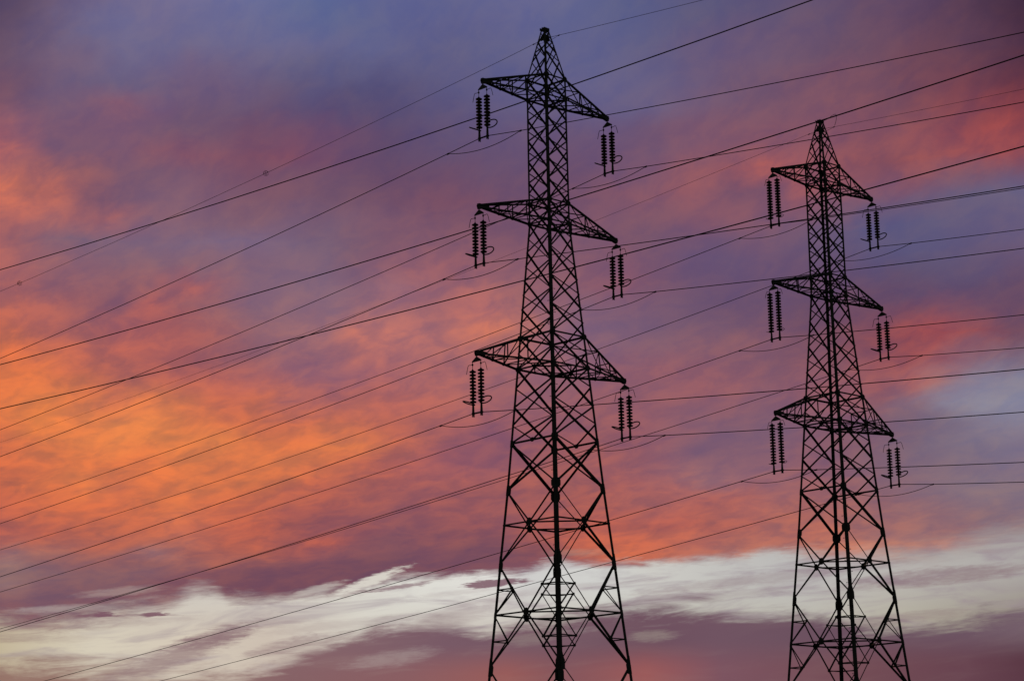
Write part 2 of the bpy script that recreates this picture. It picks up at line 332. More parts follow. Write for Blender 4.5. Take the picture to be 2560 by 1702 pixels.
M_STEEL = material('weathered_steel', (0.035, 0.034, 0.036), 0.75, 0.0, 3.0, 0.4)
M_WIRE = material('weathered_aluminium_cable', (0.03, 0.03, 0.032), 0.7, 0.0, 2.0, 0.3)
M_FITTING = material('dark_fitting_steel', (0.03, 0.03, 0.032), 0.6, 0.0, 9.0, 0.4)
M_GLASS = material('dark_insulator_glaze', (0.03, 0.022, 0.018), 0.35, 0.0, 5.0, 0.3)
M_CONCRETE = material('concrete', (0.28, 0.27, 0.25), 0.9, 0.0, 4.0, 0.2, 0.2)
M_FIELD = material('dusky_field_grass', (0.05, 0.062, 0.028), 0.95, 0.0, 0.35, 0.5, 0.4)


# ---------------------------------------------------------------- geometry helpers
def link(name, bm, mat, parent=None, smooth=False):
    me = bpy.data.meshes.new(name)
    bm.to_mesh(me)
    bm.free()
    me.materials.append(mat)
    if smooth:
        for f_ in me.polygons:
            f_.use_smooth = True
    o = bpy.data.objects.new(name, me)
    COL.objects.link(o)
    if parent:
        o.parent = parent
    return o


def tag(o, label=None, cat=None, group=None, kind=None):
    for k, v in (('label', label), ('category', cat), ('group', group), ('kind', kind)):
        if v:
            o[k] = v
    return o


def empty(name, loc=(0, 0, 0), rz=0.0):
    o = bpy.data.objects.new(name, None)
    o.empty_display_size = 0.5
    o.location = loc
    o.rotation_euler = (0, 0, rz)
    COL.objects.link(o)
    return o


def copy_tree(o, parent=None):
    c = o.copy()
    COL.objects.link(c)
    c.parent = parent
    for ch in list(o.children):
        copy_tree(ch, c)
    return c


def prism(bm, p, q, e1, e2, prof):
    """extrude the closed profile (list of (a, b) in the e1, e2 frame) from p to q"""
    n = len(prof)
    A = [bm.verts.new(p + e1 * a + e2 * b) for a, b in prof]
    B = [bm.verts.new(q + e1 * a + e2 * b) for a, b in prof]
    for i in range(n):
        j = (i + 1) % n
        bm.faces.new((A[i], A[j], B[j], B[i]))
    bm.faces.new(A[::-1])
    bm.faces.new(B)


def angle(bm, p, q, a, nrm, flip=1.0, t=0.11, over=0.0):
    """rolled steel angle from p to q; one flange lies in the plane with normal nrm, the other stands inwards"""
    p, q, nrm = Vector(p), Vector(q), Vector(nrm)
    m_ = (q - p).normalized()
    nrm = (nrm - m_ * nrm.dot(m_)).normalized()
    s_ = m_.cross(nrm).normalized() * flip
    p, q = p - m_ * over, q + m_ * over
    th = max(a * t, 0.006)
    a *= 1.13
    h = a * 0.5
    prism(bm, p, q, s_, -nrm, [(-h, 0), (h, 0), (h, th), (-h + th, th), (-h + th, a), (-h, a)])


def corner_angle(bm, p, q, a, sx, sy):
    """leg angle: the heel points outwards at the tower corner"""
    p, q = Vector(p), Vector(q)
    th = a * 0.12
    prism(bm, p, q, Vector((-sx, 0, 0)), Vector((0, -sy, 0)),
          [(0, 0), (a, 0), (a, th), (th, th), (th, a), (0, a)])


def box(bm, c, ex, ey, ez):
    """box with centre c and half-axis vectors"""
    c, ex, ey, ez = Vector(c), Vector(ex), Vector(ey), Vector(ez)
    prism(bm, c - ez, c + ez, ex, ey, [(-1, -1), (1, -1), (1, 1), (-1, 1)])


def plate(bm, pts, nrm, th):
    """thin polygonal plate"""
    nrm = Vector(nrm).normalized()
    A = [bm.verts.new(Vector(v_) + nrm * th * 0.5) for v_ in pts]
    B = [bm.verts.new(Vector(v_) - nrm * th * 0.5) for v_ in pts]
    n = len(A)
    for i in range(n):
        j = (i + 1) % n
        bm.faces.new((A[i], A[j], B[j], B[i]))
    bm.faces.new(A[::-1])
    bm.faces.new(B)


def disc_plate(bm, c, u, v, ru, rv, nrm, th=0.016, k=8, ph=0.3927):
    c, u, v = Vector(c), Vector(u).normalized(), Vector(v).normalized()
    plate(bm, [c + u * ru * math.cos(2 * math.pi * i / k + ph) + v * rv * math.sin(2 * math.pi * i / k + ph) for i in range(k)], nrm, th)


def tube(bm, pts, r, k=8, closed=False):
    pts = [Vector(p_) for p_ in pts]
    rings = []
    n = len(pts)
    for i, p_ in enumerate(pts):
        a_ = pts[(i - 1) % n] if (i > 0 or closed) else p_
        b_ = pts[(i + 1) % n] if (i < n - 1 or closed) else p_
        d_ = (b_ - a_).normalized()
        ref = Vector((0, 0, 1)) if abs(d_.z) < 0.9 else Vector((1, 0, 0))
        e1 = d_.cross(ref).normalized()
        e2 = d_.cross(e1).normalized()
        rad = r[i] if isinstance(r, (list, tuple)) else r
        rings.append([bm.verts.new(p_ + (e1 * math.cos(2 * math.pi * j / k) + e2 * math.sin(2 * math.pi * j / k)) * rad) for j in range(k)])
    for i in range(n if closed else n - 1):
        A, B = rings[i], rings[(i + 1) % n]
        for j in range(k):
            bm.faces.new((A[j], A[(j + 1) % k], B[(j + 1) % k], B[j]))
    if not closed:
        bm.faces.new(rings[0][::-1])
        bm.faces.new(rings[-1])


def lathe(bm, prof, cx=0.0, cy=0.0, k=20):
    """prof: list of (radius, z)"""
    rings = []
    for r_, z_ in prof:
        rings.append([bm.verts.new((cx + r_ * math.cos(2 * math.pi * j / k), cy + r_ * math.sin(2 * math.pi * j / k), z_)) for j in range(k)])
    for i in range(len(rings) - 1):
        A, B = rings[i], rings[i + 1]
        for j in range(k):
            bm.faces.new((A[j], A[(j + 1) % k], B[(j + 1) % k], B[j]))
    bm.faces.new(rings[0][::-1])
    bm.faces.new(rings[-1])


def BM():
    return bmesh.new()


# ---------------------------------------------------------------- pylon data (metres above the camera level, converted below)
Z0 = CAM_H
LV = dict(U1=39.216, L1=38.128, U2=32.571, L2=31.495, U3=25.574, L3=23.972, RR=20.221, G1=17.861,
          D1=16.138, G2=14.189, D2=11.733, G3=9.151, D3=6.45, G4=3.55, D4=0.9, FT=-1.45)
WD = dict(U1=0.720, L1=0.716, U2=0.737, L2=0.742, U3=1.185, L3=1.280, RR=1.548, G1=1.718,
          D1=1.872, G2=2.025, D2=2.222, G3=2.435, D3=2.66, G4=2.90, D4=3.12, FT=3.31)
ZT, WT = 41.93, 0.145
ARM_X = (4.536, 4.930, 5.250)
ARM_Z = (38.10, 31.49, 24.03)
_prof = sorted([(LV[k], WD[k]) for k in LV] + [(ZT, WT)])


def width(z):
    for (z0_, w0_), (z1_, w1_) in zip(_prof, _prof[1:]):
        if z0_ <= z <= z1_:
            return w0_ + (w1_ - w0_) * (z - z0_) / (z1_ - z0_)
    return _prof[0][1] if z < _prof[0][0] else _prof[-1][1]


CORN = dict(N=(-1, -1), L=(-1, 1), R=(1, -1), F=(1, 1))


def cpt(c, z):
    w_ = width(z)
    return Vector((CORN[c][0] * w_, CORN[c][1] * w_, z + Z0))


def lerp(a, b, t_):
    return a + (b - a) * t_


# transverse faces carry nodes at the main levels, the other two faces are staggered by half a panel
FACES = [('N', 'R', Vector((0, -1, 0)), 'main'), ('L', 'F', Vector((0, 1, 0)), 'main'),
         ('N', 'L', Vector((-1, 0, 0)), 'half'), ('R', 'F', Vector((1, 0, 0)), 'half')]


def seq(a, b, n):
    return [a + (b - a) * i / n for i in range(n + 1)]


MAIN = [41.28, 40.69] + seq(LV['U1'], LV['U1'], 1)[:1] + seq(LV['L1'], LV['U2'], 5) + seq(LV['L2'], LV['U3'], 4) + [LV['L3'], 22.03, LV['RR']]
HALF = [(a + b) / 2 for a, b in zip(MAIN, MAIN[1:])]
HALF[0] = 41.05
HALF[1] = 40.18


def build_pylon(name, label):
    root = empty(name)
    tag(root, label, 'pylon', 'lattice steel pylons')
    # --- legs
    for c, (sx, sy) in CORN.items():
        bm = BM()
        zs = [LV['FT'], LV['G4'], LV['G3'], LV['G2'], LV['G1'], LV['RR'], LV['L3'], LV['L2'], LV['U1'], ZT]
        aa = [0.17, 0.165, 0.16, 0.15, 0.142, 0.135, 0.125, 0.113, 0.078]
        for i, a in enumerate(aa):
            corner_angle(bm, cpt(c, zs[i]), cpt(c, zs[i + 1]), a, sx, sy)
        # joint plates on both faces of the leg
        for k_, hh, ww, kind_ in (('RR', 0.17, 0.22, 'hex'), ('G1', 0.25, 0.31, 'hex'), ('G2', 0.44, 0.27, 'splice'), ('D2', 0.14, 0.18, 'hex'), ('G3', 0.50, 0.30, 'splice'), ('G4', 0.52, 0.30, 'splice')):
            z = LV[k_]
            d_ = (cpt(c, z + 0.5) - cpt(c, z - 0.5)).normalized()
            o_ = cpt(c, z)
            for nx, ny in ((sx, 0), (0, sy)):
                nv = Vector((nx, ny, 0))
                tv = Vector((-sx, 0, 0)) if ny else Vector((0, -sy, 0))
                b0 = o_ + nv * 0.012
                if kind_ == 'hex':
                    pr = [(-1, 0), (-1, 0.6), (-0.5, 1), (0.5, 1), (1, 0.6), (1, 0)]
                else:
                    pr = [(-0.75, 0), (-0.75, 0.85), (-0.55, 1), (0.15, 1), (0.45, 0.75), (1.0, 0.45), (1.0, 0)]
                plate(bm, [b0 + d_ * hh * u_ + tv * ww * v_ for u_, v_ in pr], nv, 0.016)
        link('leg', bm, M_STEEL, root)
    # --- face bracing, one part for each of the four faces
    for c0, c1, nrm, kind in FACES:
        bm = BM()
        lv = MAIN if kind == 'main' else HALF
        for i in range(len(lv) - 1):
            za, zb = lv[i], lv[i + 1]
            peak = zb > 39.0
            a = (0.052 if peak else (0.062 if za > 25 else 0.075)) * (1.12 if kind == 'main' else 0.80)
            P0, P1, Q0, Q1 = cpt(c0, za), cpt(c1, za), cpt(c0, zb), cpt(c1, zb)
            if kind == 'main' and abs(za - LV['L1']) > 9e9:
                continue
            fl = -1 if kind == 'main' else 1
            angle(bm, P0, Q1, a, nrm, fl)
            angle(bm, P1 - nrm * 0.02, Q0 - nrm * 0.02, a, nrm, -fl)
        if kind == 'half':
            # last half panel runs into the middle of the waist horizontal
            mid = (cpt(c0, LV['RR']) + cpt(c1, LV['RR'])) / 2
            zb = HALF[-1]
            angle(bm, cpt(c0, zb), mid, 0.055, nrm, 1)
            angle(bm, cpt(c1, zb), mid, 0.055, nrm, -1)
            angle(bm, cpt(c0, LV['RR']), cpt(c1, LV['RR']), 0.075, nrm, 1)
            tv = (cpt(c1, 0) - cpt(c0, 0)).normalized()
            disc_plate(bm, mid + nrm * 0.014, tv, (0, 0, 1), 0.15, 0.12, nrm)
            # small stub from the first half node up to the peak
            angle(bm, cpt(c0, HALF[0]), cpt(c1, ZT - 0.08), 0.04, nrm, 1)
            angle(bm, cpt(c1, HALF[0]), cpt(c0, ZT - 0.08), 0.04, nrm, -1)
        else:
            angle(bm, cpt(c0, MAIN[0]), cpt(c1, ZT - 0.08), 0.042, nrm, 1)
            angle(bm, cpt(c1, MAIN[0]), cpt(c0, ZT - 0.08), 0.042, nrm, -1)
        # X panel between the waist and the first big joint
        a = 0.105 if kind == 'main' else 0.072
        fl = -1 if kind == 'main' else 1
        angle(bm, cpt(c0, LV['RR']), cpt(c1, LV['G1']), a, nrm, fl)
        angle(bm, cpt(c1, LV['RR']) - nrm * 0.025, cpt(c0, LV['G1']) - nrm * 0.025, a, nrm, -fl)
        # big diamonds: joint - frame centre - joint, with redundants below the second joint
        tv = (cpt(c1, 0) - cpt(c0, 0)).normalized()
        for top, mid_, bot, red_t, red_b in (('G1', 'D1', 'G2', False, False), ('G2', 'D2', 'G3', True, True), ('G3', 'D3', 'G4', True, True), ('G4', 'D4', 'FT', True, False)):
            M = (cpt(c0, LV[mid_]) + cpt(c1, LV[mid_])) / 2
            for c_, fl in ((c0, 1), (c1, -1)):
                T, B, E = cpt(c_, LV[top]), cpt(c_, LV[bot]), cpt(c_, LV[mid_])
                a = 0.080 if c_ in 'LR' else 0.052
                angle(bm, T, M, a, nrm, fl)
                angle(bm, M, B, a, nrm, fl)
                for on, P in ((red_t, T), (red_b, B)):
                    if on:
                        D = lerp(P, M, 0.5)
                        zq = D.z - Z0
                        angle(bm, cpt(c_, zq), D, 0.05, nrm, fl)
                        angle(bm, D, E, 0.05 if P is T else 0.06, nrm, -fl)
                        disc_plate(bm, D + nrm * 0.012, tv, (0, 0, 1), 0.08, 0.08, nrm, 0.012)
            disc_plate(bm, M + nrm * 0.014, tv, (0, 0, 1), 0.19, 0.20, nrm, 0.018)
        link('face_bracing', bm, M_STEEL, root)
    # --- horizontal frames
    for key in ('U1', 'L1', 'U2', 'L2', 'U3', 'L3'):
        bm = BM()
        z = LV[key]
        a = 0.07 if key in ('U1', 'L1', 'U2', 'L2') else 0.08
        ring = ['N', 'R', 'F', 'L']
        mids = []
        for i in range(4):
            p, q = cpt(ring[i], z), cpt(ring[(i + 1) % 4], z)
            nv = ((p + q) / 2 - Vector((0, 0, z + Z0))).normalized()
            angle(bm, p, q, a, nv, 1)
            mids.append((p + q) / 2)
        if key[0] == 'L':
            if key == 'L3':
                for i in range(4):
                    angle(bm, mids[i], mids[(i + 1) % 4], 0.055, (0, 0, 1))
                for i in (1, 3):
                    disc_plate(bm, mids[i], (1, 0, 0), (0, 1, 0), 0.16, 0.16, (0, 0, 1), 0.02)
                    nx = 1 if i == 1 else -1
                    disc_plate(bm, mids[i] + Vector((nx * 0.014, 0, -0.05)), (0, 1, 0), (0, 0, 1), 0.14, 0.16, (1, 0, 0), 0.016)
            else:
                angle(bm, cpt('L', z), cpt('R', z), 0.05, (0, 0, 1))
        # joint plates at the corners
        for c, (sx, sy) in CORN.items():
            o_ = cpt(c, z)
            disc_plate(bm, o_ + Vector((-sx * 0.07, sy * 0.012, 0)), (1, 0, 0), (0, 0, 1), 0.15, 0.15, (0, 1, 0), 0.014)
            disc_plate(bm, o_ + Vector((sx * 0.012, -sy * 0.07, 0)), (0, 1, 0), (0, 0, 1), 0.12, 0.13, (1, 0, 0), 0.014)
        link('horizontal_frame', bm, M_STEEL, root)
    for key in ('D1', 'D2', 'D3', 'D4'):
        bm = BM()
        z = LV[key]
        ring = ['N', 'R', 'F', 'L']
        mids = []
        for i in range(4):
            p, q = cpt(ring[i], z), cpt(ring[(i + 1) % 4], z)
            nv = ((p + q) / 2 - Vector((0, 0, z + Z0))).normalized()
            angle(bm, p, q, 0.07, nv, 1)
            mids.append((p + q) / 2)
        for i in range(4):
            angle(bm, mids[i], mids[(i + 1) % 4], 0.06, (0, 0, 1))
        # ties across each leg between the redundant nodes
        tops = {'D2': ('G2', 'G3'), 'D3': ('G3', 'G4'), 'D4': ('G4',)}
        for P in tops.get(key, ()):
            for i in range(4):
                c = ring[i]
                m0, m1 = mids[i], mids[i - 1]
                T = cpt(c, LV[P])
                angle(bm, lerp(T, m0, 0.5), lerp(T, m1, 0.5), 0.045, (0, 0, 1))
        link('horizontal_frame', bm, M_STEEL, root)
    # --- crossarms
    for lvl in range(3):
        zu, zl = LV['U%d' % (lvl + 1)], LV['L%d' % (lvl + 1)]
        X, zt = ARM_X[lvl], ARM_Z[lvl]
        for sx in (-1, 1):
            arm = empty('crossarm', (0, 0, 0))
            arm.parent = root
            tip_u = [Vector((sx * (X - 0.02), sy * 0.07, zt + Z0 + 0.09)) for sy in (-1, 1)]
            tip_l = [Vector((sx * (X - 0.02), sy * 0.07, zt + Z0 + 0.0)) for sy in (-1, 1)]
            wu, wl = width(zu), width(zl)
            up0 = [Vector((sx * wu, sy * wu, zu + Z0)) for sy in (-1, 1)]
            lo0 = [Vector((sx * wl, sy * wl, zl + Z0)) for sy in (-1, 1)]
            for k in range(2):
                sy = (-1, 1)[k]
                bm = BM()
                angle(bm, up0[k], tip_u[k], 0.075, (0, sy, 0.25), sx * sy, over=0.05)
                link('upper_chord', bm, M_STEEL, arm)
                bm = BM()
                angle(bm, lo0[k], tip_l[k], 0.085, (0, sy, 0), -sx * sy, over=0.05)
                link('lower_chord', bm, M_STEEL, arm)
            fr = (0.0, 0.33, 0.60, 0.82)
            bm = BM()
            U = [[lerp(up0[k], tip_u[k], f_) for f_ in fr] for k in range(2)]
            Lw = [[lerp(lo0[k], tip_l[k], f_) for f_ in fr] for k in range(2)]
            for k in range(2):
                sy = (-1, 1)[k]
                for i in range(3):
                    angle(bm, U[k][i], Lw[k][i + 1], 0.055 if i == 0 else 0.045, (0, sy, 0), 1)
                    if i < 2:
                        angle(bm, U[k][i + 1], Lw[k][i + 1], 0.042, (0, sy, 0), -1)
            for i in range(3):
                a, b = (0, 1) if i % 2 == 0 else (1, 0)
                angle(bm, Lw[a][i], Lw[b][i + 1], 0.045, (0, 0, 1))
                angle(bm, Lw[b][i], Lw[a][i + 1], 0.04, (0, 0, -1))
                angle(bm, Lw[0][i + 1], Lw[1][i + 1], 0.05, (0, 0, 1))
                angle(bm, U[0][i + 1], U[1][i + 1], 0.05, (0, 0, 1))
                angle(bm, U[b][i], U[a][i + 1], 0.04, (0, 0, 1))
            for k in range(2):
                for i in (1, 2):
                    disc_plate(bm, Lw[k][i] + Vector((0, (-1, 1)[k] * 0.012, 0)), (1, 0, 0), (0, 0, 1), 0.10, 0.07, (0, 1, 0), 0.012)
            link('lacing', bm, M_STEEL, arm)
            bm = BM()
            c = Vector((sx * X, 0, zt + Z0))
            for sy in (-1, 1):
                plate(bm, [c + Vector((-sx * 0.62, sy * 0.10, 0.13)), c + Vector((sx * 0.02, sy * 0.06, 0.16)), c + Vector((sx * 0.10, sy * 0.06, 0.05)),
                           c + Vector((sx * 0.05, sy * 0.05, -0.13)), c + Vector((-sx * 0.05, sy * 0.05, -0.13)), c + Vector((-sx * 0.30, sy * 0.08, -0.04)), c + Vector((-sx * 0.60, sy * 0.11, -0.03))],
                      (0, 1, 0), 0.016)
            box(bm, c + Vector((-sx * 0.10, 0, 0.10)), (0.16, 0, 0), (0, 0.075, 0), (0, 0, 0.05))
            link('tip_plate', bm, M_STEEL, arm)
    # --- peak cap and earth wire clamp
    bm = BM()
    for sy in (-1, 1):
        box(bm, (-0.02, sy * WT, ZT + Z0 + 0.03), (0.20, 0, 0), (0, 0.012, 0), (0, 0, 0.07))
    for sx in (-1, 1):
        box(bm, (sx * WT, 0, ZT + Z0 - 0.01), (0.012, 0, 0), (0, 0.16, 0), (0, 0, 0.08))
    box(bm, (-0.01, 0, ZT + Z0 + 0.085), (0.19, 0, 0), (0, 0.05, 0), (0, 0, 0.02))
    link('peak_cap', bm, M_STEEL, root)
    bm = BM()
    zc = 41.48 + Z0
    box(bm, (0, 0, zc + 0.22), (0.018, 0, 0), (0, 0.05, 0), (0, 0, 0.22))
    box(bm, (0, 0, zc + 0.02), (0.035, 0, 0), (0, 0.16, 0), (0, 0, 0.05))
    box(bm, (0, 0, zc - 0.12), (0.02, 0, 0), (0, 0.06, 0), (0, 0, 0.09))
    box(bm, (-0.17, 0, zc - 0.02), (0.012, 0, 0), (0, 0.14, 0), (0, 0, 0.13))
    box(bm, (0.17, 0, zc - 0.02), (0.012, 0, 0), (0, 0.14, 0), (0, 0, 0.13))
    link('earth_wire_clamp', bm, M_FITTING, root)
    # --- step bolts up one leg
    bm = BM()
    tube(bm, [(0, 0, 0), (0.15, 0, 0.0)], 0.011, 6)
    box(bm, (0.155, 0, 0), (0.008, 0, 0), (0, 0.02, 0), (0, 0, 0.02))
    bolt = link('step_bolt', bm, M_FITTING, root)
    z, i = 3.0, 0
    while z < 38.5:
        o = bolt if i == 0 else bolt.copy()
        if i:
            COL.objects.link(o)
            o.parent = root
        pt = cpt('N', z)
        o.location = (pt.x + 0.1, pt.y - 0.0, pt.z) if i % 2 == 0 else (pt.x, pt.y + 0.1, pt.z)
        o.rotation_euler = (0, 0, 0 if i % 2 == 0 else math.pi / 2)
        z += 0.62
        i += 1
    # --- footings
    for c in CORN:
        bm = BM()
        p = cpt(c, LV['FT'])
        lathe(bm, [(0.42, -0.5), (0.42, 0.10), (0.38, 0.16)], p.x, p.y, 24)
        link('concrete_footing', bm, M_CONCRETE, root)
    return root


T1_POS, T1_YAW = (2.0162, 110.640, 0.0), 0.77521
T2_POS, T2_YAW = (18.185, 125.580, -0.332), 0.76530
pylon1 = build_pylon('lattice_pylon', 'tall dark lattice steel pylon near the middle, larger and nearer of the two')
pylon1.location, pylon1.rotation_euler = T1_POS, (0, 0, T1_YAW)
pylon2 = copy_tree(pylon1)
pylon2['label'] = 'smaller dark lattice steel pylon standing farther back on the right'
pylon2.location, pylon2.rotation_euler = T2_POS, (0, 0, T2_YAW)


def towerm(t_):
    pos, yaw = ((T1_POS, T1_YAW), (T2_POS, T2_YAW))[t_]
    return Matrix.Translation(pos) @ Matrix.Rotation(yaw, 4, 'Z')


# curled bonding lead from the far pylon's peak down to its earth wire
bm = BM()
P = [(0.1, -0.15, ZT + 0.06), (0.12, -0.45, ZT + 0.10), (0.1, -0.80, ZT + 0.20), (0.06, -1.05, ZT + 0.22), (0.02, -1.20, ZT + 0.12), (0.0, -1.18, ZT - 0.2), (0, -1.06, ZT - 0.48)]
def smooth_path(P, n=6):
    P = [Vector(p_) for p_ in P]
    out = []
    for i in range(len(P) - 1):
        p0, p1, p2, p3 = P[max(i - 1, 0)], P[i], P[i + 1], P[min(i + 2, len(P) - 1)]
        for j in range(n):
            t_ = j / n
            out.append(0.5 * ((2 * p1) + (-p0 + p2) * t_ + (2 * p0 - 5 * p1 + 4 * p2 - p3) * t_ ** 2 + (-p0 + 3 * p1 - 3 * p2 + p3) * t_ ** 3))
    out.append(P[-1])
    return out
tube(bm, [p_ + Vector((0, 0, Z0)) for p_ in smooth_path(P)], 0.013, 6)
lead = link('bonding_lead', bm, M_WIRE, pylon2)


# ---------------------------------------------------------------- insulator sets (double suspension strings)
def disc_mesh():
    bm = BM()
    lathe(bm, [(0.045, 0.085), (0.060, 0.080), (0.064, 0.046), (0.100, 0.040), (0.142, 0.026), (0.162, 0.004), (0.164, -0.024),
               (0.152, -0.038), (0.120, -0.044), (0.075, -0.050), (0.052, -0.060), (0.048, -0.085)], k=24)
    o = link('insulator_disc', bm, M_GLASS, None, True)
    return o


def build_insulators(name, ndisc, first, pitch, drop, small):
    """hangs from (0,0,0); line runs along local y"""
    root = empty(name)
    bm = BM()
    # shackle and triangular top yoke, in the plane of the line
    tube(bm, [(0, 0, 0.0), (0, 0, -0.20)], 0.026, 8)
    plate(bm, [(0, -0.035, -0.17), (0, 0.035, -0.17), (0, 0.325, -0.36), (0, 0.325, -0.41), (0, -0.325, -0.41), (0, -0.325, -0.36)], (1, 0, 0), 0.03)
    link('top_yoke', bm, M_FITTING, root)
    for sy in (-1, 1):
        y = sy * 0.29
        st_ = empty('insulator_string', (0, y, 0))
        st_.parent = root
        bm = BM()
        tube(bm, [(0, 0, -0.37), (0, 0, -first + 0.05)], 0.014, 6)
        if not small:
            lathe(bm, [(0.01, -0.60), (0.042, -0.56), (0.042, -0.50), (0.01, -0.45)], k=10)
        lathe(bm, [(0.05, -first + 0.03), (0.04, -first + 0.09), (0.015, -first + 0.14)], k=10)
        link('link_rod', bm, M_FITTING, st_)
        d0 = disc_mesh()
        d0.parent = st_
        for i in range(ndisc):
            o = d0 if i == 0 else d0.copy()
            if i:
                COL.objects.link(o)
                o.parent = st_
            o.location = (0, 0, -first - i * pitch)
        zl = -first - (ndisc - 1) * pitch
        bm = BM()
        tube(bm, [(0, 0, zl - 0.03), (0, 0, zl - 0.17)], 0.024, 8)
        lathe(bm, [(0.02, zl - 0.20), (0.05, zl - 0.17), (0.05, zl - 0.12), (0.02, zl - 0.09)], k=10)
        for sxx in (-1, 1):
            plate(bm, [(sxx * 0.03, -0.025, zl - 0.14), (sxx * 0.03, 0.025, zl - 0.14), (sxx * 0.045, 0.03, -drop + 0.03), (sxx * 0.045, 0.03, -drop - 0.17),
                       (sxx * 0.045, -0.03, -drop - 0.17), (sxx * 0.045, -0.03, -drop + 0.03)], (1, 0, 0), 0.028)
        link('clamp_strap', bm, M_FITTING, st_)
        # arcing horn at the top
        bm = BM()
        zh = -0.52 if not small else -0.46
        k = 1.0 if not small else 0.75
        tube(bm, smooth_path([(0, 0, zh), (0, sy * 0.16 * k, zh + 0.0), (0, sy * 0.27 * k, zh + 0.01), (0, sy * 0.34 * k, zh - 0.08), (0, sy * 0.44 * k, zh - 0.42 * k)]), 0.014, 6)
        link('arcing_horn', bm, M_FITTING, st_)
        # tilted ring at the bottom
        bm = BM()
        R = 0.305 if not small else 0.15
        tr = 0.031 if not small else 0.013
        ti = math.radians(26 if not small else 20)
        zr = zl - 0.16 if not small else zl - 0.10
        pts = []
        for j in range(32):
            th = 2 * math.pi * j / 32
            o_ = R + 0.03 + R * math.cos(th)
            pts.append((R * 0.95 * math.sin(th), sy * o_ * math.cos(ti), zr + o_ * math.sin(ti)))
        tube(bm, pts, tr, 8, True)
        tube(bm, [(0, 0, zr - 0.01), (0, sy * 0.07, zr + 0.02)], tr * 1.2, 6)
        link('arcing_ring', bm, M_FITTING, st_, True)
    bm = BM()
    tube(bm, [(0, -0.42, -drop - 0.012), (0, -0.33, -drop), (0, 0.33, -drop), (0, 0.42, -drop - 0.012)], [0.022, 0.042, 0.042, 0.022], 10)
    for y in (-0.29, 0.29):
        box(bm, (0, y, -drop), (0.05, 0, 0), (0, 0.06, 0), (0, 0, 0.045))
    link('suspension_clamp', bm, M_FITTING, root)
    return root


protos = {False: build_insulators('insulator_set', 10, 0.87, 0.1655, 2.94, False)}
protos[True] = build_insulators('insulator_set', 14, 0.64, 0.1615, 3.20, True)
used = {False: False, True: False}
LVN = ('top', 'middle', 'bottom')
for t_ in (0, 1):
    tn = ('larger pylon', 'smaller pylon')[t_]
    for side, sx, sn in (('L', -1, 'left'), ('R', 1, 'right')):
        for lvl in range(3):
            small = (t_ == 1 and side == 'L')
            o = protos[small] if not used[small] else copy_tree(protos[small])
            used[small] = True
            key = '%d%s%d' % (t_ + 1, side, lvl + 1)
            o.matrix_world = towerm(t_) @ Matrix.Translation((sx * ARM_X[lvl], 0, ARM_Z[lvl] + Z0 - 0.0))
            if small:
                lab = 'long fourteen-disc double insulator string under the %s left arm of the %s' % (LVN[lvl], tn)
            else:
                lab = 'ten-disc double insulator string under the %s %s arm of the %s' % (LVN[lvl], sn, tn)
            tag(o, lab, 'insulator', 'double insulator strings hanging from the pylon arms')

# ---------------------------------------------------------------- cables
# per cable: height of the clamp above camera level, then (a, b, c) of z = z0 + a + b s + c s*s away from the clamp, far side and near side
WIRE_FITS = {
    '1L1': [35.153, [0.026, -0.09907, 0.00038], [0.00993, -0.12364, 0.0005]],
    '1R1': [35.131, [0.00624, -0.10402, 0.00034], [0.0146, -0.11935, 0.00048]],
    '1L2': [28.547, [0.01313, -0.09429, 0.00032], [0.02379, -0.11642, 0.00044]],
    '1R2': [28.553, [0.0076, -0.09957, 0.00028], [0.0113, -0.11766, 0.00048]],
    '1L3': [21.108, [0.01699, -0.0955, 0.00024], [0.02581, -0.112, 0.00041]],
    '1R3': [21.076, [0.01446, -0.0937, 0.00017], [0.01982, -0.10999, 0.00046]],
    '2L1': [34.849, [0.02383, -0.09229, 0.00024], [0.00256, -0.10856, 0.00049]],
    '2R1': [35.188, [0.011, -0.09851, 0.00025], [0.00551, -0.11458, 0.0005]],
    '2L2': [28.314, [0.01943, -0.09252, 0.00019], [0.00919, -0.1132, 0.00049]],
    '2R2': [28.606, [0.01651, -0.09467, 0.00018], [0.00078, -0.11683, 0.0005]],
    '2L3': [20.905, [0.02346, -0.09604, 0.00013], [0.00694, -0.11733, 0.00049]],
    '2R3': [21.069, [0.03302, -0.09321, 0.00011], [0.00608, -0.11805, 0.0005]],
    '1E': [41.477, [-0.01416, -0.08709, 0.00045], [0.00221, -0.10453, 0.0005]],
    '2E': [41.441, [0.00637, -0.08459, 0.00027], [0.00667, -0.09536, 0.0005]],
}

NEAR_LINE = [('top', -28.0, (25.36218, 0.03408, 0.00051)), ('middle', -28.0, (21.17953, 0.01972, 0.00040)), ('lowest', -28.0, (19.17811, 0.02838, 0.00033))]


def cable_obj(name, mat4, pts, r, k=8):
    bm = BM()
    tube(bm, pts, r, k)
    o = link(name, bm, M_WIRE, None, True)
    o.matrix_world = mat4
    return o


